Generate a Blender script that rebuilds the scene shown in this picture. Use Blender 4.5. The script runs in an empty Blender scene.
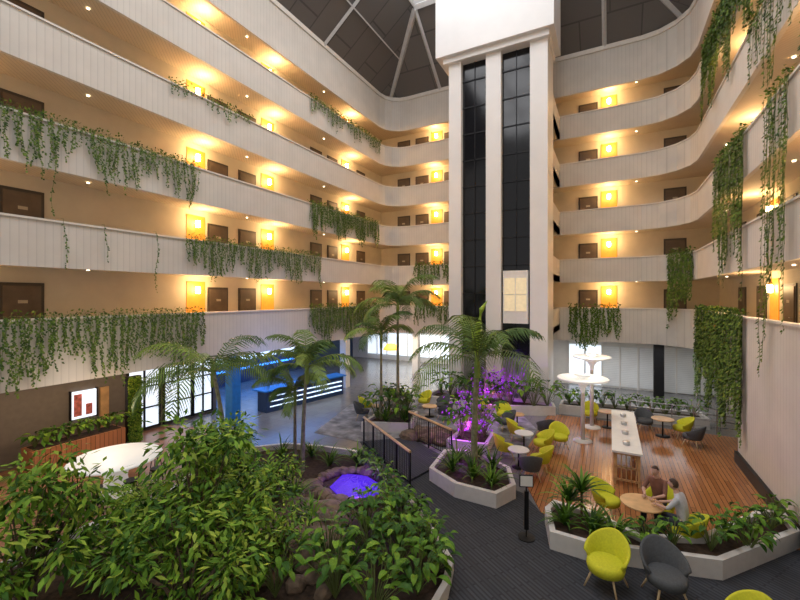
import bpy, bmesh, math, random
from mathutils import Vector, Matrix
R=random.Random(7)
pi=math.pi
COL=bpy.context.scene.collection

# ------------------------------------------------------------ materials
def new_mat(name):
    m=bpy.data.materials.new(name); m.use_nodes=True
    nt=m.node_tree; b=nt.nodes['Principled BSDF']
    return m,nt,b
def mat(name,col,rough=.6,metal=0,emis=None,es=0,var=.12,scale=6,bump=0,spec=.5):
    m,nt,b=new_mat(name)
    b.inputs['Roughness'].default_value=rough; b.inputs['Metallic'].default_value=metal
    b.inputs['Specular IOR Level'].default_value=spec
    tc=nt.nodes.new('ShaderNodeTexCoord'); n=nt.nodes.new('ShaderNodeTexNoise')
    n.inputs['Scale'].default_value=scale; n.inputs['Detail'].default_value=4
    nt.links.new(tc.outputs['Object'],n.inputs['Vector'])
    r=nt.nodes.new('ShaderNodeValToRGB')
    r.color_ramp.elements[0].position=.3; r.color_ramp.elements[1].position=.7
    r.color_ramp.elements[0].color=(*[max(0,x*(1-var)) for x in col],1)
    r.color_ramp.elements[1].color=(*[min(1,x*(1+var)) for x in col],1)
    nt.links.new(n.outputs['Fac'],r.inputs['Fac']); nt.links.new(r.outputs['Color'],b.inputs['Base Color'])
    if bump:
        bp=nt.nodes.new('ShaderNodeBump'); bp.inputs['Strength'].default_value=bump; bp.inputs['Distance'].default_value=.02
        nt.links.new(n.outputs['Fac'],bp.inputs['Height']); nt.links.new(bp.outputs['Normal'],b.inputs['Normal'])
    if emis:
        b.inputs['Emission Color'].default_value=(*emis,1); b.inputs['Emission Strength'].default_value=es
    return m
def ribbed(name,col,freq=8,amt=.10,vertical=True,axis=(1,1,0)):
    m,nt,b=new_mat(name); b.inputs['Roughness'].default_value=.75
    geo=nt.nodes.new('ShaderNodeNewGeometry')
    d=nt.nodes.new('ShaderNodeVectorMath'); d.operation='DOT_PRODUCT'; d.inputs[1].default_value=axis
    nt.links.new(geo.outputs['Position'],d.inputs[0])
    mu=nt.nodes.new('ShaderNodeMath'); mu.operation='MULTIPLY'; mu.inputs[1].default_value=freq
    nt.links.new(d.outputs['Value'],mu.inputs[0])
    fr=nt.nodes.new('ShaderNodeMath'); fr.operation='FRACT'; nt.links.new(mu.outputs[0],fr.inputs[0])
    lt=nt.nodes.new('ShaderNodeValToRGB')
    e=lt.color_ramp.elements; e[0].position=0; e[0].color=(*[x*(1-amt*2.5) for x in col],1)
    e[1].position=.16; e[1].color=(*col,1)
    x=lt.color_ramp.elements.new(.9); x.color=(*[min(1,q*(1+amt*.3)) for q in col],1)
    nt.links.new(fr.outputs[0],lt.inputs['Fac'])
    n=nt.nodes.new('ShaderNodeTexNoise'); n.inputs['Scale'].default_value=1.2; n.inputs['Detail'].default_value=5
    nt.links.new(geo.outputs['Position'],n.inputs['Vector'])
    mr=nt.nodes.new('ShaderNodeMapRange'); mr.inputs['To Min'].default_value=.86; mr.inputs['To Max'].default_value=1.1
    nt.links.new(n.outputs['Fac'],mr.inputs['Value'])
    mx=nt.nodes.new('ShaderNodeVectorMath'); mx.operation='MULTIPLY'
    nt.links.new(lt.outputs['Color'],mx.inputs[0]); nt.links.new(mr.outputs['Result'],mx.inputs[1])
    nt.links.new(mx.outputs[0],b.inputs['Base Color'])
    return m
def planks(name,c1,c2,mortar,w,h,rough=.35,rot=0,ms=.01):
    m,nt,b=new_mat(name); b.inputs['Roughness'].default_value=rough
    geo=nt.nodes.new('ShaderNodeNewGeometry')
    mp=nt.nodes.new('ShaderNodeMapping'); mp.inputs['Rotation'].default_value=(0,0,rot)
    nt.links.new(geo.outputs['Position'],mp.inputs['Vector'])
    br=nt.nodes.new('ShaderNodeTexBrick'); br.inputs['Scale'].default_value=1
    br.inputs['Brick Width'].default_value=w; br.inputs['Row Height'].default_value=h
    br.inputs['Mortar Size'].default_value=ms; br.inputs['Color1'].default_value=(*c1,1)
    br.inputs['Color2'].default_value=(*c2,1); br.inputs['Mortar'].default_value=(*mortar,1)
    nt.links.new(mp.outputs[0],br.inputs['Vector'])
    nt.links.new(br.outputs['Color'],b.inputs['Base Color'])
    return m
M_par=ribbed('parapet_render',(.64,.595,.535),5,.08)
M_cap=mat('parapet_cap',(.72,.67,.60),.5,var=.04)
M_sof=ribbed('soffit_slats',(.60,.51,.385),6,.18)
M_cor=mat('corridor_paint',(.57,.50,.385),.8,var=.05,scale=2)
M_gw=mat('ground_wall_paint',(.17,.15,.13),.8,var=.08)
M_white=mat('white_paint',(.76,.74,.70),.55,var=.03)
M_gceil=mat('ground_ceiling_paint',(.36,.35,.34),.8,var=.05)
M_tower=mat('tower_paint',(.74,.72,.70),.5,var=.03,scale=1)
M_dglass=mat('dark_lift_glass',(.004,.004,.006),.12,var=.3)
M_door=mat('door_wood',(.095,.065,.042),.5,var=.25,scale=3)
M_dframe=mat('door_frame',(.05,.038,.028),.6)
M_amber=mat('amber_panel',(.48,.15,.015),.5,var=.15,emis=(1,.36,.03),es=.42)  # emission paints the sconce glow into the panel itself
M_lamp=mat('lamp_glow',(1,.8,.5),.4,emis=(1,.72,.34),es=22)
M_metal=mat('black_metal',(.015,.015,.017),.4,.6)
M_steel=mat('steel',(.5,.5,.5),.3,.9)
M_num=mat('door_number',(.4,.34,.25),.4)
M_roof=planks('roof_panels',(.12,.115,.115),(.14,.135,.13),(.07,.07,.07),3.2,1.6,.5,0,.04)
M_frame=mat('roof_steel',(.60,.60,.60),.5,var=.05)
M_tile=planks('floor_tile',(.17,.165,.165),(.20,.195,.19),(.11,.11,.11),.6,.6,.25,0,.008)
M_deck=planks('deck_timber',(.44,.185,.07),(.30,.115,.04),(.05,.02,.01),2.4,.12,.22,pi/2,.006)
M_carpet=planks('path_carpet',(.036,.039,.047),(.052,.056,.066),(.022,.024,.03),.9,.09,.9,.6,.02)
M_lounge=mat('lounge_carpet',(.22,.22,.23),.9,var=.6,scale=2.2)
M_redfl=mat('cafe_floor',(.28,.13,.075),.3,var=.2,scale=3)
M_soil=mat('soil',(.05,.03,.018),.95,var=.5,scale=9,bump=1)
M_rock=mat('rock',(.15,.105,.07),.9,var=.5,scale=5,bump=1)
M_curb=mat('curb_white',(.66,.64,.61),.55,var=.05)
M_yel=mat('yellow_fabric',(.55,.55,.02),.8,var=.10,scale=30)
M_gry=mat('grey_fabric',(.075,.08,.085),.85,var=.15,scale=30)
M_leg=mat('leg_wood',(.55,.40,.22),.5)
M_tabw=mat('table_timber',(.58,.36,.17),.4,var=.2,scale=4)
M_bark=mat('bark',(.14,.10,.065),.9,var=.4,scale=14,bump=.6)
M_palmtr=mat('palm_trunk',(.23,.23,.13),.8,var=.35,scale=10,bump=.4)
M_screen=mat('screen_glow',(.8,.9,1),.3,emis=(.6,.78,1),es=.9)
M_blue=mat('blue_glow',(.1,.3,.9),.4,emis=(.04,.28,1),es=1.8)
M_bluep=mat('blue_paint',(.012,.18,.55),.5)
M_navy=mat('navy_wall',(.02,.05,.12),.6)
M_win=mat('bright_window',(.9,.95,1),.2,emis=(.74,.86,1),es=.62,var=.05,scale=.8)
M_cab=mat('lift_cab_panel',(.65,.55,.36),.4,emis=(1,.82,.5),es=.22,var=.1)
M_orange=mat('orange_sign',(.9,.3,.05),.5,emis=(1,.35,.04),es=1)
M_pink=mat('poster_red',(.55,.16,.14),.5,var=.5,scale=9)
M_spot=mat('downlight_lens',(1,.95,.85),.4,emis=(1,.84,.58),es=4)
M_dish=mat('dish_white_glow',(.82,.82,.80),.4,emis=(1,.95,.88),es=.14,var=.02)
M_flower=mat('purple_flower',(.42,.05,.62),.5,emis=(.35,.03,.8),es=.3)  # petals glow too, putting the purple uplight into their colour
M_brick=planks('planter_timber',(.46,.19,.08),(.36,.14,.05),(.14,.06,.02),1.5,.14,.5,0,.01)
M_water=mat('pond_water',(.02,.015,.08),.05,emis=(.12,.03,1),es=.4,var=.3)  # violet emission paints the pond lighting into the water
M_shut=ribbed('shutter_white',(.80,.82,.82),9,.12,axis=(0,0,1))
def G_(n,c): return mat(n,c,.6,var=.3,scale=3,spec=.22)
GREENS=[G_('leaf_a',(.085,.19,.014)),G_('leaf_b',(.145,.27,.022)),G_('leaf_c',(.035,.10,.012)),G_('leaf_d',(.26,.36,.04))]
VG=[G_('vine_a',(.085,.15,.018)),G_('vine_b',(.14,.21,.03)),G_('vine_c',(.038,.085,.014))]
PG=[G_('palm_a',(.12,.19,.04)),G_('palm_b',(.18,.26,.05)),G_('palm_c',(.07,.13,.03))]
M_spear=mat('palm_spear',(.30,.44,.04),.5)
M_lstem=mat('stem_green',(.12,.16,.04),.6)
M_skin=mat('skin',(.55,.33,.24),.6,var=.05)
M_hair=mat('hair_brown',(.06,.03,.018),.7,var=.3,scale=40)
M_shirt=mat('shirt_grey_white',(.52,.53,.56),.85,var=.12,scale=12)
M_shirt2=mat('shirt_rust',(.20,.09,.06),.85,var=.2,scale=12)
M_pants=mat('trousers_dark',(.03,.035,.05),.85)
M_shoe=mat('shoe_black',(.02,.018,.016),.5)

# ------------------------------------------------------------ mesh builder
class MB:
    def __init__(s): s.v=[];s.f=[];s.m=[];s.mats=[]
    def mi(s,m):
        if m not in s.mats: s.mats.append(m)
        return s.mats.index(m)
    def add(s,vs,fs,m):
        o=len(s.v); s.v+= [tuple(v) for v in vs]; k=s.mi(m)
        for f in fs: s.f.append([i+o for i in f]); s.m.append(k)
    def box(s,x0,x1,y0,y1,z0,z1,m):
        s.add([(x0,y0,z0),(x1,y0,z0),(x1,y1,z0),(x0,y1,z0),(x0,y0,z1),(x1,y0,z1),(x1,y1,z1),(x0,y1,z1)],
              [(0,3,2,1),(4,5,6,7),(0,1,5,4),(1,2,6,5),(2,3,7,6),(3,0,4,7)],m)
    def prism(s,poly,z0,z1,m,mtop=None):
        n=len(poly); vs=[(x,y,z0) for x,y in poly]+[(x,y,z1) for x,y in poly]
        s.add(vs,[tuple(range(n))[::-1]]+[(i,(i+1)%n,(i+1)%n+n,i+n) for i in range(n)],m)
        s.add([(x,y,z1) for x,y in poly],[tuple(range(n))],mtop or m)
    def tube(s,pts,rad,n,m,cap=True):
        pts=[Vector(p) for p in pts]; vs=[];fs=[]
        if not hasattr(rad,'__len__'): rad=[rad]*len(pts)
        for i,p in enumerate(pts):
            d=(pts[min(i+1,len(pts)-1)]-pts[max(i-1,0)]).normalized()
            a=d.cross(Vector((0,0,1))) if abs(d.z)<.95 else d.cross(Vector((1,0,0)))
            a.normalize(); b=d.cross(a)
            for k in range(n):
                t=2*pi*k/n; vs.append(p+(a*math.cos(t)+b*math.sin(t))*rad[i])
        for i in range(len(pts)-1):
            for k in range(n):
                k2=(k+1)%n; fs.append((i*n+k,i*n+k2,(i+1)*n+k2,(i+1)*n+k))
        if cap: fs.append(tuple(range(n))[::-1]); fs.append(tuple((len(pts)-1)*n+k for k in range(n)))
        s.add(vs,fs,m)
    def lathe(s,prof,n,c,m):
        vs=[];fs=[]
        for r,z in prof:
            for k in range(n):
                t=2*pi*k/n; vs.append((c[0]+r*math.cos(t),c[1]+r*math.sin(t),c[2]+z))
        for i in range(len(prof)-1):
            for k in range(n):
                k2=(k+1)%n; fs.append((i*n+k,i*n+k2,(i+1)*n+k2,(i+1)*n+k))
        s.add(vs,fs,m)
        s.add(vs[:n],[tuple(range(n))[::-1]],m); s.add(vs[-n:],[tuple(range(n))],m)
    def strip(s,pa,pb,z0,z1,m):
        n=len(pa); vs=[(x,y,z0) for x,y in pa]+[(x,y,z1) for x,y in pa]+[(x,y,z0) for x,y in pb]+[(x,y,z1) for x,y in pb]; fs=[]
        for i in range(n-1):
            fs+=[(i,i+1,n+i+1,n+i),(2*n+i,3*n+i,3*n+i+1,2*n+i+1),(n+i,n+i+1,3*n+i+1,3*n+i),(i,2*n+i,2*n+i+1,i+1)]
        fs+=[(0,n,3*n,2*n),(n-1,3*n-1,4*n-1,2*n-1)]
        s.add(vs,fs,m)
    def leaf(s,b,d,side,L,W,m,droop=0.0):
        up=d.cross(side)
        mid=b+d*L*.45
        s.add([b,mid+side*W*.5+up*W*.12,b+d*L+Vector((0,0,-droop*L)),mid-side*W*.5+up*W*.12],[(0,1,2,3)],m)
    def mesh(s,name,smooth=False):
        me=bpy.data.meshes.new(name); me.from_pydata(s.v,[],s.f)
        for m in s.mats: me.materials.append(m)
        me.polygons.foreach_set('material_index',s.m)
        if smooth: me.polygons.foreach_set('use_smooth',[True]*len(s.f))
        me.update(); return me
    def obj(s,name,loc=(0,0,0),rz=0,smooth=False,sc=1):
        return inst(s.mesh(name,smooth),name,loc,rz,sc)
def inst(me,name,loc,rz=0,sc=1):
    o=bpy.data.objects.new(name,me); o.location=loc; o.rotation_euler=(0,0,rz); o.scale=(sc,sc,sc); COL.objects.link(o); return o
def rv(a=1): 
    return Vector((R.uniform(-a,a),R.uniform(-a,a),R.uniform(-a,a)))
def light(name,kind,loc,power,col,size=.3,rot=None,sy=None):
    l=bpy.data.lights.new(name,kind); l.energy=power; l.color=col
    if kind=='AREA':
        l.size=size
        if sy: l.shape='RECTANGLE'; l.size_y=sy
    else: l.shadow_soft_size=size
    o=bpy.data.objects.new(name,l); o.location=loc
    if rot: o.rotation_euler=rot
    COL.objects.link(o)
    return o

# ------------------------------------------------------------ shell
XL,XR,YB,Y0=-15.1,3.9,27.0,-3.0
CL,CR,CB=-16.7,5.5,28.5
def arc(cx,cy,r,a0,a1,n):
    return [(cx+r*math.cos(a0+(a1-a0)*i/n),cy+r*math.sin(a0+(a1-a0)*i/n)) for i in range(n+1)]
rl,rr=1.5,2.3
path=[(XL,Y0)]+arc(XL+rl,YB-rl,rl,pi,pi/2,4)+arc(XR-rr,YB-rr,rr,pi/2,0,4)+[(XR,Y0)]
def offs(p,d):
    out=[]
    for i,(x,y) in enumerate(p):
        a=Vector(p[max(i-1,0)]);b=Vector(p[min(i+1,len(p)-1)]); t=(b-a).normalized()
        out.append((x-t.y*d,y+t.x*d))
    return out
OUT=[(CL,Y0),(CL,YB-rl),(CL,YB),(CL,CB),(XL,CB),(XL+rl,CB),(XR-rr,CB),(XR,CB),(CR,CB),(CR,YB),(CR,YB-rr),(CR,Y0)]
for n in range(2,7):
    F=4+3*(n-2)
    b=MB(); z0=F-.4 if n>2 else 3.0
    b.strip(path,offs(path,.14),z0,F+1.0,M_par)
    b.strip(offs(path,-.05),offs(path,.2),F+1.0,F+1.06,M_cap)
    b.obj('trim_balcony_parapet_%d'%n)
    b=MB(); b.strip(offs(path,.14),OUT,F-.35,F,M_sof); b.obj('floor_gallery_%d'%n)
b=MB(); b.strip(offs(path,.14),OUT,18.6,18.9,M_sof); b.obj('ceiling_gallery')
b=MB(); b.strip(path,offs(path,.14),18.3,20.7,M_par); b.strip(offs(path,-.08),offs(path,.2),20.55,20.8,M_cap); b.obj('wall_upper')
b=MB(); b.box(CL-.2,CL,Y0,CB+.2,3.0,19,M_cor); b.obj('wall_left')
b=MB(); b.box(CL,CR,CB,CB+.2,3.0,19,M_cor); b.obj('wall_back')
b=MB(); b.box(CR,CR+.2,Y0,CB+.2,0,19,M_cor); b.obj('wall_right')
b=MB(); b.box(-22,6,-4,33,-.2,0,M_tile); b.obj('floor')
b=MB(); b.box(XR,XR+.14,Y0,17.6,0,3.0,M_par); b.box(XR+.14,CR,17.45,17.6,0,3,M_white); b.obj('wall_ground_right')
b=MB(); b.box(XR-.10,XR,8,17.6,0.03,.4,M_metal); b.obj('baseboard_right')
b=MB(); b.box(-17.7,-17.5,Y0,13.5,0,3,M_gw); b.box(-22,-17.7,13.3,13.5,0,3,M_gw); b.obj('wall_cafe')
b=MB(); b.box(-22,-21.8,13.5,33,0,3,M_navy); b.obj('wall_reception')
b=MB(); b.box(-21.8,-9,31.8,32,0,3,M_white); b.box(-9,CR,CB+.05,CB+.25,0,3,M_white); b.box(-9.2,-9,CB,32,0,3,M_white); b.obj('wall_ground_back')
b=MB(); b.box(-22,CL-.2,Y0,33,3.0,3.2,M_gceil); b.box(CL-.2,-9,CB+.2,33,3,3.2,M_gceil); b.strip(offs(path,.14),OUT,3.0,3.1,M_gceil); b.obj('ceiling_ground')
b=MB()
for F in (6.6,9.6,12.6,15.6,18.55):
    for y in (1,7.2,14,20): b.lathe([(.045,-.02),(.045,0)],10,(-15.9,y,F+.03),M_spot)
    for x in (-9.9,1.4): b.lathe([(.045,-.02),(.045,0)],10,(x,27.8,F+.03),M_spot)
    for y in (8,15.5,23): b.lathe([(.045,-.02),(.045,0)],10,(4.7,y,F+.03),M_spot)
for y in (2,5,8,11,14,17,20,23): 
    b.lathe([(.08,-.02),(.08,0)],10,(-15.9,y,2.99),M_spot)
    if y>12: b.lathe([(.08,-.02),(.08,0)],10,(-18.5,y,2.99),M_spot)
for x in (-14,-11.5,-7,-4,-1,1,3): b.lathe([(.08,-.02),(.08,0)],10,(x,27.8,2.99),M_spot)
b.obj('ceiling_downlights')
# roof
b=MB(); zi,ze,ins=24.0,20.75,4.2
o=[(XL,Y0),(XL,YB),(XR,YB),(XR,Y0)]; i_=[(XL+ins,Y0),(XL+ins,YB-ins),(XR-ins,YB-ins),(XR-ins,Y0)]
for k in range(3):
    b.add([(*o[k],ze),(*o[k+1],ze),(*i_[k+1],zi),(*i_[k],zi)],[(0,1,2,3)],M_roof)
def beam(b,p,q,w,m):
    b.tube([p,q],w,4,m)
for y in [5,12,19]: beam(b,(XL,y,ze-.05),(XL+ins,y,zi-.1),.12,M_frame); beam(b,(XR,y,ze-.05),(XR-ins,y,zi-.1),.12,M_frame)
beam(b,(XL,YB,ze),(XL+ins,YB-ins,zi-.1),.2,M_frame); beam(b,(XR,YB,ze),(XR-ins,YB-ins,zi-.1),.2,M_frame)
for x in [-10.9,-.3]: beam(b,(x,YB,ze),(max(XL+ins,min(XR-ins,x)),YB-ins,zi-.1),.12,M_frame)
beam(b,(XL+ins*.5,Y0,ze+(zi-ze)*.5-.1),(XL+ins*.5,YB-ins*.5,ze+(zi-ze)*.5-.1),.05,M_frame)
for y in [3,7,11,15,19]: beam(b,(XL+ins,y,zi),(XR-ins,y,zi),.14,M_frame)
for x in [-10.9,-8,-5.6,-3.2,-.3]: beam(b,(x,Y0,zi),(x,YB-ins,zi),.12,M_frame)
beam(b,(XL+ins,YB-ins,zi),(XR-ins,YB-ins,zi),.2,M_frame)
b.obj('ceiling_roof')
light('skylight_daylight','AREA',(-5.6,9.8,24.3),1900,(.97,.97,1.0),10.4,(0,0,0),25.5)

# ------------------------------------------------------------ lift tower
b=MB(); TY=21.5; TD=2.2
for x0,x1 in [(-8.14,-7.42),(-6.0,-5.18),(-3.68,-2.8)]: b.box(x0,x1,TY,TY+TD,0,20,M_tower)
b.box(-7.42,-3.68,TY+TD-.2,TY+TD,0,20,M_tower)
for x0,x1 in [(-7.42,-6.0),(-5.18,-3.68)]:
    b.box(x0,x1,TY+.35,TY+.4,2.9,19.5,M_dglass)
    for z in [2.9+1.5*k for k in range(12)]: b.box(x0,x1,TY+.3,TY+.36,z-.03,z+.03,M_metal)
    b.box((x0+x1)/2-.02,(x0+x1)/2+.02,TY+.3,TY+.36,2.9,19.5,M_metal)
    b.box(x0,x1,TY+.5,TY+.56,0,2.6,M_steel); b.box((x0+x1)/2-.015,(x0+x1)/2+.015,TY+.48,TY+.5,0,2.5,M_metal)
    b.box(x0,x1,TY+.2,TY+.6,2.5,2.95,M_dglass)
b.box(-8.75,-2.45,TY-.5,TY+TD+.3,19.2,24.6,M_tower); b.box(-8.4,-2.7,TY-.25,TY+TD+.1,18.9,19.2,M_tower)
b.box(-5.08,-3.78,TY+.05,TY+.34,4.3,7.1,M_white)
for i in range(2):
    for j in range(2):
        b.box(-5.0+i*.6,-4.46+i*.6,TY+.02,TY+.05,4.95+j*.9,5.8+j*.9,M_cab)
b.obj('lift_tower')
b=MB()
for n in range(2,7):
    F=4+3*(n-2); b.box(-8.14,-2.8,TY+TD,YB,F-.35,F,M_sof); b.box(-8.14,-8.0,TY+TD,YB,F-.35,F+1.0,M_par); b.box(-2.94,-2.8,TY+TD,YB,F-.35,F+1,M_par)
b.obj('floor_lift_landing')

# ------------------------------------------------------------ doors, sconces
b=MB(); b.box(-.56,.56,-.04,.0,0,2.16,M_dframe); b.box(-.47,.47,-.07,-.04,.01,2.06,M_door); b.box(-.12,.12,-.08,-.07,1.5,1.6,M_num)
b.tube([(.36,-.07,1.0),(.36,-.13,1.0),(.26,-.13,1.0)],.012,6,M_steel); me_door=b.mesh('door')
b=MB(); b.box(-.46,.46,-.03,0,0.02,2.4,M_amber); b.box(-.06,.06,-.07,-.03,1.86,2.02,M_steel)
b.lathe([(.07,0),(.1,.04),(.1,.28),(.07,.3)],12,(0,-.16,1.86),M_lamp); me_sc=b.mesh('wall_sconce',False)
nd=0
def place(me,name,x,y,F,wall):
    rz={'L':pi/2,'B':0,'R':-pi/2}[wall]
    return inst(me,name,(x,y,F),rz)
for n in range(2,7):
    F=4+3*(n-2)
    D=[('L',CL,y) for y in (5.72,12.95,14.7,20.2,21.9,25.4)]+[('B',x,CB) for x in (-14.6,-13,-10.6,-9.2,-1.25,3.4)]+[('R',CR,y) for y in (9.5,11,18.4,21.3,24)]
    for w,x,y in D:
        dx,dy={'L':(.004,0),'B':(0,-.004),'R':(-.004,0)}[w]
        nd+=1; place(me_door,'door_%d'%nd,x+dx,y+dy,F,w)
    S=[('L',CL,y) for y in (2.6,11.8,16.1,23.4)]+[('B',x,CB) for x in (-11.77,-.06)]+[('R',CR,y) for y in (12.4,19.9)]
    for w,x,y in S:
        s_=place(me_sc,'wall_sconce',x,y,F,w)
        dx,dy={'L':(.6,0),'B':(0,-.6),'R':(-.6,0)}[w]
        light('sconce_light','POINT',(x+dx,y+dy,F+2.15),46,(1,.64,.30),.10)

# ------------------------------------------------------------ ground finishes
def slab(name,poly,m,z=.02):
    b=MB(); b.prism(poly,0.0,z,m); return b.obj(name)
slab('floor_deck',[(-2.65,20.6),(CR,20.6),(CR,17.6),(XR,17.6),(XR,12.2),(1.9,11.0),(.6,10.2),(-.3,10.6),(-1.6,11.05),(-2.3,12.6),(-2.75,15.5)],M_deck,.03)
slab('floor_path',[(-8.7,13.2),(-7.2,14.3),(-4.6,12.9),(-2.2,11.9),(-1.6,11.05),(-.3,10.6),(1.9,11.5),(XR,12.2),(XR,3),(-2.5,3),(-2.7,7.1),(-2.85,7.8),(-3.6,8.6),(-4.4,9.4),(-6.3,10.7)],M_carpet,.02)
slab('floor_lounge',[(-11,13.2),(-12.2,17.6),(-9,21),(-4,20.4),(-2.8,18),(-2.9,14.6),(-4.6,12.95),(-7.2,14.3),(-8.7,13.2)],M_lounge,.012)
slab('floor_cafe',[(-17.5,1),(-17.5,11),(-15,11.5),(-12.5,9.8),(-11,7),(-11,1)],M_redfl,.012)

def planter(name,poly,h=.38,t=.13,soil=.30):
    b=MB(); n=len(poly)
    inn=[]
    for i in range(n):
        a=Vector(poly[i-1]);p=Vector(poly[i]);c=Vector(poly[(i+1)%n])
        t1=(p-a).normalized();t2=(c-p).normalized(); nn=Vector((-t1.y,t1.x))+Vector((-t2.y,t2.x)); nn.normalize()
        k=t/max(.5,nn.dot(Vector((-t1.y,t1.x)))); inn.append(tuple(p+nn*k))
    pa=poly+[poly[0]]; pb=inn+[inn[0]]
    b.strip(pa,pb,0,h,M_curb); b.prism(inn,0,soil,M_soil)
    return b.obj(name)
def ccw(p):
    a=sum(p[i-1][0]*p[i][1]-p[i][0]*p[i-1][1] for i in range(len(p))); return p if a>0 else p[::-1]
planter('planter_box',ccw([(-4.96,11.4),(-5.1,13.0),(-4.13,13.4),(-2.75,12.6),(-2.35,11.5),(-2.7,10.7),(-3.9,10.76)]),.42)
planter('planter_box',ccw([(-1.45,10.6),(-1.2,9.55),(-.48,9.5),(1.61,10.0),(2.0,10.1),(3.8,12.2),(3.8,13.1),(3.3,13.0),(1.75,10.95),(.6,10.4),(-.3,10.95),(-1.3,11.1)]),.42)
garden=ccw([(-2.7,3),(-2.7,7.1),(-2.85,7.8),(-3.6,8.6),(-4.4,9.4),(-5.4,10.1),(-6.4,10.8),(-7.9,11.8),(-9.3,11.6),(-10.6,11.2),(-12.2,9.6),(-11,7),(-11,3)])
planter('garden_bed',garden,.30,.12,.12)
planter('planter_box',ccw([(-8.8,19.6),(-8.7,21.2),(-2.5,21.2),(-2.3,20.4),(-5,19.3)]),.45)
planter('planter_box',ccw([(-2.2,20.9),(-2.2,22),(3.7,22.6),(3.8,21.4)]),.45)
planter('planter_box',ccw([(-9.3,14.2),(-9.5,16.6),(-7.9,16.8),(-7.3,15.0)]),.42)
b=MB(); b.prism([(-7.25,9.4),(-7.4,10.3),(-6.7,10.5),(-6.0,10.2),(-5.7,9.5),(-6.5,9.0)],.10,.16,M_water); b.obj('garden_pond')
light('pond_light','POINT',(-6.6,9.9,.8),24,(.22,.05,1),.25)
light('planter_uplight','POINT',(-4.65,14.3,1.0),50,(.50,.06,1),.12)
light('planter_uplight','POINT',(-5.0,19.4,.9),50,(.50,.06,1),.12)
light('planter_uplight','POINT',(-3.9,12.4,.9),9,(.6,.1,1),.12)
def rock(b,c,r,m):
    bm=bmesh.new(); bmesh.ops.create_icosphere(bm,subdivisions=2,radius=r)
    sx,sy,sz=R.uniform(.8,1.3),R.uniform(.8,1.3),R.uniform(.45,.8)
    vs=[(c[0]+v.co.x*sx*(1+R.uniform(-.12,.12)),c[1]+v.co.y*sy*(1+R.uniform(-.12,.12)),c[2]+v.co.z*sz*(1+R.uniform(-.12,.12))) for v in bm.verts]
    b.add(vs,[[v.index for v in f.verts] for f in bm.faces],m); bm.free()
b=MB()
for i in range(110):
    t=R.random(); rock(b,(-8.2+t*3.0+R.uniform(-.6,.6),8.6-t*2.2+R.uniform(-.9,.9),.16),R.uniform(.12,.38),M_rock)
for a in range(26):
    t=2*pi*a/26; rock(b,(-6.6+1.15*math.cos(t),9.75+.95*math.sin(t),.2),R.uniform(.14,.28),M_rock)
b.obj('garden_rocks')
b=MB()
for i in range(34): rock(b,(R.uniform(-7.2,-5.6),R.uniform(14.3,15.4),.12),R.uniform(.15,.42),M_rock)
b.obj('lounge_rocks')
# timber footbridge with dense black balustrades
b=MB()
b.prism([(-5.45,10.95),(-4.95,13.05),(-7.15,14.35),(-8.5,13.1)],.02,.09,M_carpet)
b.obj('floor_bridge')
def rail(p,q):
    b=MB(); p=Vector((*p,0));q=Vector((*q,0)); L=(q-p).length; n=max(1,int(L/.9))
    for k in range(n+1): 
        a=p.lerp(q,k/n); b.tube([a,a+Vector((0,0,1.02))],.03,6,M_metal)
    m=int(L/.12)
    for k in range(m+1):
        a=p.lerp(q,k/m); b.tube([a+Vector((0,0,.12)),a+Vector((0,0,1.0))],.010,4,M_metal,False)
    for z in (.12,1.0): b.tube([p+Vector((0,0,z)),q+Vector((0,0,z))],.022,6,M_metal)
    b.tube([p+Vector((0,0,1.04)),q+Vector((0,0,1.04))],.045,6,M_tabw)
    b.obj('bridge_railing',(0,0,.02))
rail((-5.3,10.75),(-8.4,13.0)); rail((-4.9,13.2),(-7.2,14.5))
b=MB()
for k in range(7): b.tube([(.8+k*.78,20.75,0),(.8+k*.78,20.75,1.05)],.025,6,M_steel)
for z in (.3,.55,.8,1.05): b.tube([(.8,20.75,z),(5.48,20.75,z)],.018,6,M_steel)
b.obj('deck_railing',(0,0,.0))

# ------------------------------------------------------------ furniture
def tub_chair(fab):
    b=MB(); N=24
    def prof(t):
        a=abs(t); return .86-.30*(a/1.9)**1.5
    vs=[];fs=[]
    for i in range(N+1):
        t=-1.9+3.8*i/N; top=prof(t)
        for (r,z) in [(.27,.30),(.33,.50),(.37,top-.02),(.355,top),(.32,top-.02),(.28,.5),(.24,.42)]:
            lean=.10*(z-.3)
            vs.append((math.sin(t)*r*1.0,-math.cos(t)*(r+lean)*.95,z))
    for i in range(N):
        for k in range(6): fs.append((i*7+k,(i+1)*7+k,(i+1)*7+k+1,i*7+k+1))
    fs.append(tuple(range(7))); fs.append(tuple(N*7+k for k in range(7))[::-1])
    b.add(vs,fs,fab)
    b.lathe([(.20,.28),(.29,.30),(.31,.38),(.30,.44),(.24,.47),(0.01,.475)],24,(0,.04,0),fab)
    for sx in (-1,1):
        for sy in (-1,1):
            b.tube([(sx*.16,sy*.16+.02,.31),(sx*.27,sy*.26+.02,0)],[.022,.013],8,M_leg)
    return b.mesh('lounge_chair',True)
me_y=tub_chair(M_yel); me_g=tub_chair(M_gry)
def chair(m,x,y,a,s=1.0,z=.03): inst(m,'lounge_chair',(x,y,z),math.radians(a),s)
chair(me_y,-.06,8.85,160,1.12,.02); chair(me_g,.92,9.0,200,1.12,.02)
chair(me_y,-.1,11.75,250); chair(me_y,1.98,8.1,150,1.05,.02)
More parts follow.
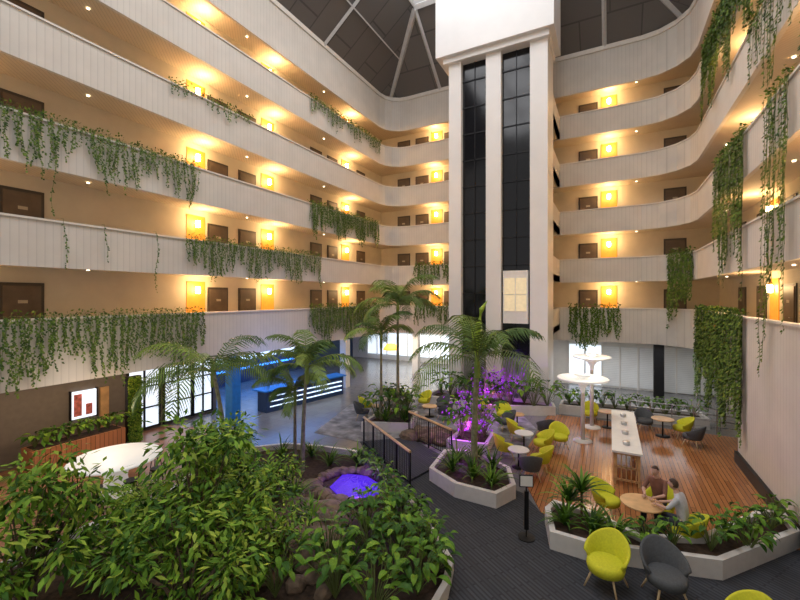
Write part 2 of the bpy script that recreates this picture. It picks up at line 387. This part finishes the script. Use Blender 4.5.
for (x,y,a,m) in [(-4.3,18.3,200,me_y),(-3.9,17.2,120,me_g),(-2.15,15.3,120,me_y),(-2.0,13.75,90,me_y),(-3.3,14.2,-60,me_y),(-2.2,12.95,20,me_g),
    (-7.3,18.4,150,me_g),(-6.7,17.2,60,me_g),(-10.6,16.6,-40,me_y),(-10.2,15.6,-60,me_g),(-5.5,18.9,170,me_y),(-3.3,16.2,-70,me_y),(-9.8,18.5,-140,me_g),(-8.4,18.7,160,me_y),
    (2.6,19.6,100,me_y),(1.3,20.0,190,me_g),(2.8,18.6,60,me_g),(-.8,20.2,180,me_y),(-1.7,16.2,200,me_y),(-2.3,17.0,30,me_g)]:
    chair(m,x,y,a,1.0)
def rtable(x,y,r=.35,h=.7,m=M_tabw,z=.03):
    b=MB(); b.lathe([(r,0),(r+.01,.015),(r,.03)],28,(0,0,h-.03),m); b.tube([(0,0,0.02),(0,0,h-.03)],.03,10,M_metal)
    b.lathe([(r*.65,0),(r*.62,.015),(.03,.03)],24,(0,0,0),M_metal); b.obj('side_table',(x,y,z),0,True)
rtable(.68,11.25,.46,.72); rtable(-2.7,13.65,.34,.6,M_white); rtable(-2.85,15.4,.34,.6,M_white); rtable(-3.6,17.9,.3,.55,M_tabw)
rtable(-7.6,17.5,.36,.5); rtable(-9.8,16.4,.3,.5); rtable(1.9,19.4,.4,.72); rtable(-9.1,18.1,.36,.5,M_white); rtable(-.1,19.6,.36,.7)
b=MB(); b.box(.05,.85,13.7,18.6,.98,1.04,M_white)
for x in (.1,.74):
    for y in (13.8,16.1,18.4): b.box(x,x+.06,y,y+.06,0,.98,M_tabw)
for z in (.12,.5,.9): b.box(.1,.8,13.82,13.86,z,z+.05,M_tabw); b.box(.11,.14,13.8,18.45,z,z+.05,M_tabw); b.box(.76,.79,13.8,18.45,z,z+.05,M_tabw)
for k in range(5): b.box(.16+k*.13,.19+k*.13,13.82,13.85,.1,.98,M_tabw)
for k in range(30): 
    y=13.95+.15*k; b.box(.11,.135,y,y+.03,.1,.98,M_leg); b.box(.765,.79,y,y+.03,.1,.98,M_leg)
for k in range(4): b.lathe([(.09,0),(.11,.1),(.08,.12)],14,(.45,14.4+k*1.1,1.04),M_steel)
b.obj('communal_table',(0,0,.03))
def stool():
    b=MB(); b.lathe([(.17,0),(.18,.02),(.17,.05)],20,(0,0,.70),M_metal)
    for k in range(4):
        t=pi/4+k*pi/2; b.tube([(.11*math.cos(t),.11*math.sin(t),.7),(.2*math.cos(t),.2*math.sin(t),0)],.014,6,M_metal)
    b.tube([(.165*math.cos(t),.165*math.sin(t),.25) for t in [2*pi*k/16 for k in range(17)]],.008,5,M_metal,False)
    return b.mesh('bar_stool',True)
me_st=stool()
for a in (-10,30,-50,-90,90,150,210):
    inst(me_st,'bar_stool',(-12.6+1.15*math.cos(math.radians(a)),6.4+1.15*math.sin(math.radians(a)),.012))
b=MB(); b.lathe([(.40,0),(.36,.1),(.28,.5),(.34,.85),(.8,.98),(1.12,1.02),(1.16,1.05),(1.12,1.09),(.3,1.10)],40,(0,0,0),M_dish); b.obj('round_bar_table',(-12.6,6.4,.012),0,True)  # table is no lamp; the material's emission gives it a painted glow
light('table_fill_light','POINT',(-13.4,6.6,2.5),30,(1,.85,.65),.3)  # added warm fill above the round table, no pendant fixture
def disc_lamp(x,y,h,r):
    b=MB(); b.lathe([(.35,0),(.34,.04),(.08,.07)],28,(0,0,0),M_white); b.tube([(0,0,.05),(0,0,h-.2)],[.08,.07],14,M_white)
    b.lathe([(.07,-.55),(.10,-.35),(.2,-.2),(r*.55,-.10),(r*.95,-.02),(r,.02),(r*.96,.05),(r*.6,.02),(.1,-.02)],40,(0,0,h),M_dish)
    b.lathe([(.04,0),(r*.28,.12),(r*.32,.16),(.03,.17)],24,(0,0,h-.02),M_dish)
    b.obj('disc_floor_lamp',(x,y,.03),0,True)
disc_lamp(-.95,17.3,2.45,.95); disc_lamp(-.7,19.3,3.05,.78)
light('disc_lamp_light','POINT',(-.75,18.2,3.7),50,(1,.90,.74),.2)
b=MB(); b.lathe([(.2,0),(.2,.02),(.02,.03)],24,(0,0,0),M_metal); b.tube([(0,0,.02),(0,0,1.25)],.018,8,M_metal)
b.box(-.16,.16,-.02,.02,1.2,1.48,M_metal); b.box(-.14,.14,-.026,-.02,1.22,1.46,M_white); b.box(-.05,.05,-.03,.03,.2,1.1,M_metal); b.obj('sign_stand',(-1.75,9.75,.02),.4)

# ------------------------------------------------------------ ground-floor fit-out
b=MB()
b.prism([(-15.6,14.4),(-14.9,14.3),(-13.9,19.3),(-14.6,19.5)],0,1.05,M_navy); b.prism([(-15.8,14.2),(-14.8,14.1),(-13.75,19.4),(-14.7,19.7)],1.05,1.11,M_bluep)
for z in (.25,.5,.75): b.prism([(-14.93,14.5),(-14.86,14.5),(-13.86,19.1),(-13.96,19.1)],z,z+.05,M_screen)
b.obj('reception_desk')
b=MB(); b.box(-21.79,-21.76,14,24.2,0,2.95,M_navy)
for k in range(5): b.box(-21.75,-21.65,14.6+k*1.9,16.1+k*1.9,1.5,2.5,M_screen)
b.box(-21.78,-21.6,14,24,2.7,2.85,M_blue); b.box(-21.78,-21.6,14,24,.9,1.0,M_blue); b.obj('menu_screens')
b=MB()
for x in (-17.2,-18.8,-20.4): b.box(x,x+.22,14,24,2.92,3.0,M_blue)
b.obj('ceiling_light_strips')
light('reception_light','AREA',(-18,17.5,2.85),120,(.12,.36,1),5,None,8)
light('reception_wash','POINT',(-13.4,14.5,2.6),38,(.18,.38,1),.3)
light('lobby_light','AREA',(-14,29,2.9),100,(1,.88,.7),4,None,4)
light('cafe_light','AREA',(-16.2,7.5,2.9),32,(1,.66,.36),1.5,None,9)
light('back_ground_light','AREA',(0,25.2,2.85),75,(.95,.97,1),8,None,1.6)
light('lounge_light','AREA',(-13,24.8,2.9),80,(1,.86,.66),3,None,3)
for k,(y0,y1) in enumerate([(9.3,10.6),(10.8,12.1),(12.2,13.2)]):
    b=MB(); b.box(-17.5,-17.46,y0,y1,.15,2.6,M_win)
    for y in (y0,y1,(y0+y1)/2): b.box(-17.5,-17.4,y-.035,y+.035,.1,2.7,M_metal)
    for z in (.15,1.0,1.9,2.65): b.box(-17.5,-17.41,y0,y1,z-.03,z+.03,M_metal)
    b.obj('window_%d'%(k+1))
b=MB(); b.box(-17.5,-17.4,7.35,8.15,1.2,2.2,M_win); b.box(-17.48,-17.36,7.42,7.66,1.3,2.1,M_pink); b.box(-17.48,-17.36,7.8,8.0,1.3,1.7,M_pink)
b.box(-17.5,-17.38,7.31,7.35,1.15,2.25,M_metal); b.box(-17.5,-17.38,8.15,8.19,1.15,2.25,M_metal); b.box(-17.5,-17.42,8.3,8.6,.2,2.2,M_tabw); b.obj('window_4')  # bright wall sign with red posters, not a window
b=MB()
for k in range(5):
    x0=-2.4+k*1.0; b.box(x0,x0+.9,CB-.02,CB+.05,.1,2.6,M_win if k<2 else M_shut)
b.box(2.7,5.3,CB-.03,CB+.05,.05,2.7,M_shut)
for k in range(9): b.box(-2.45+k*.98,-2.37+k*.98,CB-.06,CB+.04,0,2.8,M_white)
b.obj('window_5')
b=MB(); b.box(2.2,2.7,26.8,27.2,0,3,M_metal); b.obj('column')
b=MB(); b.box(-15.1,-14.65,12.1,12.55,0,3,M_bluep); b.obj('column')
for x,y in [(-15.1,3),(-15.1,20.6),(-13,26.7),(-9.5,26.7)]:
    b=MB(); b.box(x,x+.45,y,y+.45,0,3,M_white); b.obj('column')
b=MB(); b.box(-20,-9.6,31.6,31.75,.5,2.4,M_win)
for k in range(11): b.box(-20+k*1.04,-19.94+k*1.04,31.5,31.62,.4,2.5,M_white)
b.obj('window_6')
b=MB(); b.lathe([(.03,.45),(.3,.42),(.55,.1),(.58,0),(.5,-.02)],24,(0,0,0),M_orange); b.tube([(0,0,.4),(0,0,1.1)],.01,5,M_metal); b.obj('pendant_lamp',(-14.0,25.3,1.9),0,True)

# ------------------------------------------------------------ plants
def tree(name,loc,h,rad,ncl,nl,ls,zlo=.35):
    b=MB()
    for i in range(ncl):
        u=R.uniform(0,2*pi); rr_=rad*math.sqrt(R.random()); z=h*(zlo+(1-zlo)*R.random())
        k=1-((z/h-.62)/.5)**2*.6; c=Vector((rr_*math.cos(u)*k,rr_*math.sin(u)*k,z))
        s0=Vector((R.uniform(-.1,.1),R.uniform(-.1,.1),0)); mid=Vector((c.x*.35,c.y*.35,z*.55))
        b.tube([s0,mid,c],[.03,.018,.006],5,M_bark,False)
        cw=R.choice([(5,5,2,3),(4,2,5,1),(3,5,1,5)])
        for j in range(nl):
            p=c+Vector((R.gauss(0,1),R.gauss(0,1),R.gauss(0,.7)))*rad*.17
            d=((p-c).normalized()+Vector((0,0,-.35))+rv(.6)).normalized(); sd=d.cross(rv(.5)+Vector((0,0,1))).normalized()
            b.leaf(p,d,sd,ls*R.uniform(.7,1.3),ls*.40,R.choices(GREENS,cw)[0],.15)
    b.obj(name,loc)
def strap(b,c,n,L,W,mats,el=(35,85)):
    for i in range(n):
        a=R.uniform(0,2*pi); e=math.radians(R.uniform(*el)); l=L*R.uniform(.6,1.1); p=Vector(c); pts=[]
        sd=Vector((-math.sin(a),math.cos(a),0)); N=6
        for k in range(N+1):
            w=W*(.5+.5*math.sin(pi*min(1,.25+k/N*.75)))*(1-(k/N)**3); pts+=[p-sd*w/2,p+sd*w/2]
            ee=e-math.radians(85)*(k/N)**1.5; p=p+Vector((math.cos(a)*math.cos(ee),math.sin(a)*math.cos(ee),math.sin(ee)))*l/N
        b.add(pts,[(2*k,2*k+1,2*k+3,2*k+2) for k in range(N)],R.choice(mats))
def broad(b,c,n,H,L,W,mats):
    for i in range(n):
        a=R.uniform(0,2*pi); r=R.uniform(.1,.55)*H; p=Vector(c); q=p+Vector((math.cos(a)*r,math.sin(a)*r,H*R.uniform(.5,1)))
        b.tube([p,(p+q)/2+Vector((0,0,.1*H)),q],[.012,.01,.007],4,M_lstem,False)
        l=L*R.uniform(.7,1.15); w=W*l/L; sd=Vector((-math.sin(a),math.cos(a),0)); e=R.uniform(-.1,.5); m=R.choice(mats); pts=[]; N=5
        for k in range(N+1):
            ww=w*math.sin(pi*(.08+.92*k/N))**.7 if k<N else 0.001; up=Vector((0,0,.18*ww))
            pts+=[q-sd*ww/2+up,q.copy(),q+sd*ww/2+up]
            ee=e-1.3*(k/N); q=q+Vector((math.cos(a)*math.cos(ee),math.sin(a)*math.cos(ee),math.sin(ee)))*l/N
        fs=[]
        for k in range(N): fs+=[(3*k,3*k+1,3*k+4,3*k+3),(3*k+1,3*k+2,3*k+5,3*k+4)]
        b.add(pts,fs,m)
def palm(name,loc,h,nf,FL,tr=.07,lean=(0,0),spear=0,els=(70,55,40,25)):
    b=MB(); N=14; pts=[];rad=[]
    for k in range(N*3+1):
        t=k/(N*3); pts.append((lean[0]*t*t,lean[1]*t*t,h*t)); rad.append(tr*(1.25-.45*t)*(1.08 if k%3==0 else 1))
    b.tube(pts,rad,10,M_palmtr); top=Vector(pts[-1])
    b.tube([top-Vector((0,0,.5)),top-Vector((0,0,.1)),top+Vector((0,0,.25))],[tr*1.1,tr*1.2,tr*.5],10,PG[1])
    for i in range(nf):
        a=2*pi*i/nf+R.uniform(-.25,.25); e0=math.radians(els[i%len(els)]+R.uniform(-8,8)); L=FL*R.uniform(.8,1.1)
        p=top.copy(); K=30; P=[p.copy()]; E=[e0]
        for k in range(K):
            e=e0-math.radians(100)*((k+1)/K)**1.5; p=p+Vector((math.cos(a)*math.cos(e),math.sin(a)*math.cos(e),math.sin(e)))*L/K; P.append(p.copy()); E.append(e)
        b.tube(P[::2],[.02-.016*k/15 for k in range(16)],4,M_lstem,False)
        sd=Vector((-math.sin(a),math.cos(a),0)); m=R.choice(PG)
        for k in range(4,K+1):
            for s in (-1,1):
                t=k/K
                ll=L*.27*math.sin(pi*(.10+.82*t))**.8*R.uniform(.85,1.1); d=Vector((math.cos(a)*math.cos(E[k]),math.sin(a)*math.cos(E[k]),math.sin(E[k])))
                q=P[k]; dd=(d*.6+sd*s*.8+Vector((0,0,-.15+R.uniform(-.12,.12)))).normalized(); x=q+dd*ll*.5; y=q+dd*ll+Vector((0,0,-ll*.45)); w=d*.021
                b.add([q-w,q+w,x+w*1.3,x-w*1.3,y],[(0,1,2,3),(3,2,4)],m)
    if spear:
        b.tube([top,top+Vector((.05,0,spear*.6)),top+Vector((.12,.05,spear*.85)),top+Vector((.3,.1,spear))],[.04,.11,.08,.005],6,M_spear)
        b.tube([top,top+Vector((-.1,0,spear*.4)),top+Vector((-.25,.05,spear*.7))],[.03,.06,.005],6,M_spear)
    b.obj(name,loc)
palm('palm_tree',(-3.75,12.1,.3),3.4,11,2.7,.085,(.1,0),1.9)
palm('palm_tree',(-8.3,15.6,.4),4.9,11,2.4,.06)
palm('palm_tree',(-8.8,15.0,.4),3.6,9,1.9,.055)
palm('palm_tree',(-8.73,9.9,.1),3.3,11,1.9,.06,(.1,.1),0,(75,50,30,60))
palm('palm_tree',(-9.5,10.4,.1),2.4,8,1.5,.05)
palm('palm_tree',(-11.5,9.2,.1),3.0,13,3.0,.07,(-.6,0),0,(50,30,40,20))
palm('palm_tree',(-5.6,19.9,.4),3.0,8,1.7,.05)
tree('garden_tree',(-7.3,5.2,.1),2.85,1.3,52,46,.20)
tree('garden_tree',(-9.0,3.1,.1),2.7,1.1,42,46,.20)
tree('garden_tree',(-9.0,6.9,.1),2.2,1.1,36,46,.19,.25)
tree('garden_shrub',(-8.8,4.5,.1),1.35,.9,26,50,.17,.15)
tree('garden_tree',(-6.3,4.3,.1),1.9,1.1,34,50,.18,.2)
tree('garden_shrub',(-10.0,8.4,.1),1.4,.9,24,48,.17,.2)
tree('garden_shrub',(-6.2,6.2,.1),1.1,.8,22,50,.14,.15)
tree('garden_shrub',(-7.9,7.5,.1),1.4,.9,24,50,.15,.15)
tree('garden_shrub',(-10.3,6.0,.1),.8,.6,16,44,.14,.15)
def bedplants(name,pts,kind,mats=GREENS,**k):
    b=MB()
    for p in pts:
        if kind=='s': strap(b,p,k.get('n',26),k.get('L',.9),k.get('W',.07),mats)
        else: broad(b,p,k.get('n',16),k.get('H',.8),k.get('L',.38),k.get('W',.2),mats)
    b.obj(name)
BG=[GREENS[0],GREENS[2],GREENS[1],GREENS[2],GREENS[0]]
bedplants('broadleaf_plants',[(-4.5,7.2,.12),(-3.7,6.8,.12),(-5.1,8.0,.12),(-4.2,8.1,.12),(-3.3,7.7,.12),(-5.2,6.7,.12),(-4.5,6.0,.12),(-3.6,5.9,.12),(-5.5,5.5,.12),(-4.8,8.6,.12),(-3.2,6.8,.12),(-3.9,7.5,.12)],'b',BG,n=34,H=.95,L=.28,W=.13)
bedplants('edge_groundcover',[(-3.7,8.3,.12),(-4.3,8.95,.12),(-4.9,9.4,.12),(-5.5,9.8,.12),(-6.0,10.3,.12),(-6.6,10.7,.12),(-3.1,7.4,.12),(-7.2,11.1,.12)],'b',BG,n=30,H=.6,L=.24,W=.11)
bedplants('dracaena_plants',[(-5.0,9.0,.12),(-7.6,8.3,.12),(-8.9,8.9,.12),(-7.4,11.1,.12),(-9.2,10.9,.12),(-6.4,7.6,.12),(-8.2,10.6,.12),(-4.6,6.6,.12),(-10.0,10.3,.12)],'s',BG,n=34,L=1.0,W=.05)
bedplants('planter_strap_plants',[(-4.4,12.4,.3),(-3.2,12.2,.3),(-3.6,11.5,.3),(-4.3,11.7,.3),(-3.0,11.3,.3),(-3.9,12.9,.3)],'s',BG,n=42,L=.95,W=.06)
bedplants('planter_strap_plants',[(-.95,10.2,.3),(-.6,10.5,1.0),(-.9,10.5,.7),(-.35,10.1,.3),(.1,10.1,.3)],'s',BG,n=38,L=.9,W=.075)
b=MB(); b.tube([(-.6,10.5,.3),(-.6,10.5,1.0)],.03,6,M_bark); b.tube([(-.9,10.5,.3),(-.9,10.5,.7)],.03,6,M_bark); b.obj('cordyline_stems')
bedplants('planter_broadleaf',[(.7,10.15,.3),(1.2,10.3,.3),(1.9,10.6,.3),(2.3,11.2,.3),(2.8,11.6,.3),(3.3,12.2,.3),(2.6,10.95,.3),(3.5,12.6,.3)],'b',BG,n=22,H=.62,L=.26,W=.12)
bedplants('lift_planter_plants',[(-8.2+.55*k,20.4+R.uniform(-.4,.3),.35) for k in range(11)],'b',BG,n=24,H=1.3,L=.42,W=.2)
bedplants('deck_planter_plants',[(-1.8+.5*k,21.6+R.uniform(-.2,.2),.35) for k in range(11)],'b',BG,n=18,H=.8,L=.3,W=.15)
bedplants('lounge_planter_plants',[(-9.0,15.0,.35),(-8.6,15.9,.35),(-8.2,16.3,.35),(-8.0,15.4,.35),(-9.1,16.2,.35)],'b',BG,n=26,H=1.3,L=.4,W=.2)
bedplants('lounge_planter_straps',[(-8.5,14.9,.35),(-7.8,15.3,.35)],'s',BG,n=34,L=1.1,W=.06)
planter('planter_box',ccw([(-5.4,14.0),(-5.3,15.6),(-4.0,15.6),(-3.9,14.2)]),.4)
bedplants('purple_lit_plants',[(-5.0,14.6,.3),(-4.4,14.5,.3),(-4.7,15.1,.3),(-4.3,15.2,.3)],'b',BG,n=26,H=1.6,L=.4,W=.2)
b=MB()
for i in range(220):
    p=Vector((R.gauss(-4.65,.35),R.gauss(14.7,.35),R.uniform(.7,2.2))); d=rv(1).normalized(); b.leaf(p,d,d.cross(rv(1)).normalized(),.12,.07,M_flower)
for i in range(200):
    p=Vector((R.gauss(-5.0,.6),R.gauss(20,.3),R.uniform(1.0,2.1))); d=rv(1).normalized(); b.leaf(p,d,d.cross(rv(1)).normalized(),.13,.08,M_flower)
b.obj('purple_glow_flowers')
b=MB(); b.box(-16.7,-15.9,5.7,8.4,0,.85,M_brick); b.box(-16.6,-16.0,5.8,8.3,.85,.87,M_soil); b.obj('timber_planter',(0,0,.012))
light('planter_wash','POINT',(-14.9,7.2,2.2),22,(1,.6,.3),.2)
bedplants('timber_planter_plants',[(-16.3,5.9+.3*k,.88) for k in range(9)],'b',BG,n=16,H=.5,L=.28,W=.14)
b=MB(); b.box(-16.6,-16.4,8.75,9.25,0,2.6,M_metal)
for i in range(1400):
    p=Vector((-16.39,R.uniform(8.75,9.25),R.uniform(.05,2.6))); b.leaf(p,(Vector((.5,0,-.6))+rv(.5)).normalized(),Vector((0,1,0)),.11,.07,R.choice(GREENS))
b.obj('green_wall_panel',(0,0,.012))
def vines(name,p,q,z,dens,lmin,lmax,ls=.085,mound=True):
    b=MB(); p=Vector((*p,z));q=Vector((*q,z)); L=(q-p).length; t=(q-p).normalized()
    nrm=Vector((t.y,-t.x,0)); c=Vector((-5.6,12,z)); 
    if nrm.dot(c-p)<0: nrm=-nrm
    n=max(1,int(L*dens)); ph0=R.uniform(0,6)
    for i in range(n):
        u=(i+R.random())/n*L; base=p+t*u+nrm*R.uniform(.07,.14)+Vector((0,0,.08))
        clump=.5+.5*math.sin(u*2.6+ph0+R.uniform(-.5,.5)); l=lmin+(lmax-lmin)*(.35*R.random()+.65*clump*R.random()**.35)
        x=base.copy(); k=0; pts=[x-nrm*.15,x.copy()]; ph=R.uniform(0,6); lf=R.uniform(.75,.95)
        while k<l:
            st=.045*(.8+R.random()*.5); k+=st
            x=x+Vector((0,0,-st))+t*math.sin(k*3+ph)*.008+nrm*R.uniform(-.004,.005)
            d=(t*R.uniform(-1,1)+nrm*R.uniform(0,.8)+Vector((0,0,-.55))).normalized(); sd=d.cross(nrm+rv(.3)).normalized()
            if R.random()<lf: b.leaf(x,d,sd,ls*R.uniform(.7,1.3),ls*.75,R.choices(VG,(4,3,3))[0],.1)
            if len(pts)<2 or (x-pts[-1]).length>.3: pts.append(x.copy())
        b.tube(pts,.006,3,M_lstem,False)
    if mound:
        for i in range(int(L*40)):
            x=p+t*R.uniform(0,L)+nrm*R.uniform(-.1,.16)+Vector((0,0,R.uniform(.03,.22))); d=(rv(1)+Vector((0,0,.3))+nrm*.4).normalized(); sd=d.cross(rv(1)).normalized()
            b.leaf(x,d,sd,ls*R.uniform(.8,1.4),ls*.75,R.choices(VG,(4,3,3))[0])
    b.obj(name)
V='hanging_vines'
vines(V,(XL,3),(XL,10.7),11.06,13,.4,2.0)
vines(V,(XL,17.7),(XL,25.2),11.06,16,.7,2.2,.1)
vines(V,(XL,10.2),(XL,18.6),8.06,14,.5,2.0)
vines(V,(XL,3),(XL,11),5.06,16,.8,2.6)
vines(V,(XL,17.7),(XL,25.2),5.06,17,.9,2.4,.1)
vines(V,(-12.9,YB),(-9.2,YB),8.06,11,.5,1.9,.11)
vines(V,(-12.9,YB),(-9.2,YB),5.06,10,.4,1.7,.11)
vines(V,(-2.3,YB),(.5,YB),5.06,14,1.2,2.9,.11)
vines(V,(XR,16.6),(XR,24.5),5.06,18,2.2,4.8,.12)
vines(V,(2.9,26.45),(3.8,25.2),8.06,20,1.8,4.4,.12)
vines(V,(XR,16.4),(XR,20.5),11.06,15,1.8,5.8,.1)
vines(V,(XR,12.7),(XR,14.6),11.06,8,3.4,8.4,.09)
vines(V,(XR,15),(XR,23),17.06,14,1.0,4.0,.12)
vines(V,(XR,12.0),(XR,16.0),14.06,6,.8,3.4,.1)
vines(V,(XL,17.7),(XL,25.5),17.06,10,.1,1.3,.1)
vines(V,(XL,9.5),(XL,13.5),14.06,7,.1,.7,.09)
vines(V,(XL,4),(XL,10),8.06,.8,.6,2.6,.07,False)
vines(V,(XL,4),(XL,8),11.06,.8,1.6,3.6,.07,False)

# ------------------------------------------------------------ people
def person(loc,rz,shirt,hair):
    J={'pel':((0,0,.55),.15),'sp':((0,.03,.78),.135),'ch':((0,.10,1.0),.15),'nk':((0,.15,1.17),.06),'hb':((0,.19,1.25),.06)}
    for s,k in ((-1,'l'),(1,'r')):
        J.update({'sh'+k:((s*.18,.10,1.08),.07),'el'+k:((s*.25,.27,.84),.045),'wr'+k:((s*.12,.47,.80),.03),'pa'+k:((s*.09,.54,.79),.034),
          'hp'+k:((s*.10,.03,.53),.10),'kn'+k:((s*.14,.46,.52),.065),'an'+k:((s*.14,.44,.10),.042),'to'+k:((s*.15,.60,.045),.038)})
    E=[('pel','sp','s'),('sp','ch','s'),('ch','nk','s'),('nk','hb','k')]
    for k in 'lr': E+=[('ch','sh'+k,'s'),('sh'+k,'el'+k,'s'),('el'+k,'wr'+k,'k'),('wr'+k,'pa'+k,'k'),('pel','hp'+k,'p'),('hp'+k,'kn'+k,'p'),('kn'+k,'an'+k,'p'),('an'+k,'to'+k,'f')]
    ks=list(J); me=bpy.data.meshes.new('t'); me.from_pydata([J[k][0] for k in ks],[(ks.index(a),ks.index(c)) for a,c,_ in E],[])
    o=bpy.data.objects.new('t',me); COL.objects.link(o); o.modifiers.new('s','SKIN')
    sv=me.skin_vertices[0].data
    for i,k in enumerate(ks): sv[i].radius=(J[k][1],J[k][1]); sv[i].use_root=(k=='pel')
    ss=o.modifiers.new('u','SUBSURF'); ss.levels=2; ss.render_levels=2
    dg=bpy.context.evaluated_depsgraph_get(); em=o.evaluated_get(dg).to_mesh()
    vs=[v.co.copy() for v in em.vertices]; fs=[list(p.vertices) for p in em.polygons]; o.evaluated_get(dg).to_mesh_clear()
    bpy.data.objects.remove(o)
    b=MB(); mm={'s':shirt,'k':M_skin,'p':M_pants,'f':M_shoe}; groups={}
    for f in fs:
        c=sum((vs[i] for i in f),Vector())/len(f); best=None
        for a,d,t in E:
            A=Vector(J[a][0]);D=Vector(J[d][0]); u=max(0,min(1,(c-A).dot(D-A)/(D-A).length_squared)); dist=(c-A.lerp(D,u)).length-(J[a][1]*(1-u)+J[d][1]*u)
            if best is None or dist<best[0]: best=(dist,t)
        groups.setdefault(best[1],[]).append(f)
    for t,ff in groups.items(): b.add(vs,ff,mm[t])
    for s,k in ((-1,'l'),(1,'r')):
        P=Vector(J['pa'+k][0])
        for i,(dx,ln) in enumerate([(-.03,.07),(-.01,.085),(.01,.08),(.028,.06)]):
            q=P+Vector((dx,.015,0)); b.tube([q,q+Vector((0,ln*.5,.004)),q+Vector((0,ln*.85,-.012)),q+Vector((0,ln,-.028))],[.010,.009,.008,.005],8,M_skin)
        q=P+Vector((-s*.03,-.02,0)); b.tube([q,q+Vector((-s*.03,.03,-.003)),q+Vector((-s*.035,.06,-.01))],[.012,.010,.006],8,M_skin)
    H=Vector((0,.22,1.34)); bm=bmesh.new(); bmesh.ops.create_uvsphere(bm,u_segments=24,v_segments=16,radius=1)
    vs=[]
    for v in bm.verts:
        x,y,z=v.co; jaw=1-.28*max(0,-z)*(1 if y>-.2 else .7); vx=x*.078*jaw; vy=y*.098*(1-.12*max(0,-z)); vz=z*.122
        if y>.85 and abs(x)<.22 and -.35<z<.1: vy+=.022
        if .75<y and .15<abs(x)<.5 and .0<z<.25: vy-=.010
        if y>.8 and abs(x)<.35 and -.6<z<-.42: vy+=.006
        vs.append(H+Vector((vx,vy,vz)))
    fl=[[v.index for v in f.verts] for f in bm.faces]; cen=[f.calc_center_median() for f in bm.faces]
    b.add(vs,fl,M_skin)
    hf=[f for f,c in zip(fl,cen) if (c.z>.35 or (c.y<.1 and c.z>-.45)) and not (c.y>.45 and c.z<.62)]
    b.add([H+(v-H)*1.09+Vector((0,-.003,.006)) for v in vs],hf,hair); bm.free()
    for s in (-1,1):
        b.lathe([(.004,-.03),(.014,-.015),(.017,.01),(.006,.032)],8,(H.x+s*.078,H.y-.005,H.z),M_skin)
        b.lathe([(.002,-.005),(.006,0),(.002,.005)],8,(H.x+s*.028,H.y+.092,H.z+.01),M_hair)
    b.obj('seated_person',loc,rz,True)
person((1.5,11.05,.03),math.radians(70),M_shirt,M_hair)
chair(me_y,1.55,11.03,70,1.0)
person((1.1,11.95,.03),math.radians(150),M_shirt2,M_hair)
chair(me_y,1.12,11.98,150,1.0)

# ------------------------------------------------------------ world, camera
w=bpy.data.worlds.new('world'); bpy.context.scene.world=w; w.use_nodes=True
w.node_tree.nodes['Background'].inputs[0].default_value=(1,.98,.96,1); w.node_tree.nodes['Background'].inputs[1].default_value=.30
cam=bpy.data.cameras.new('camera');o=bpy.data.objects.new('camera',cam);COL.objects.link(o)
cam.lens=18;cam.shift_y=-3/800;o.location=(0,0,5.7);o.rotation_euler=(pi/2,0,math.radians(27.7))
bpy.context.scene.camera=o
bpy.context.scene.view_settings.view_transform='Standard'
bpy.context.scene.view_settings.exposure=.78
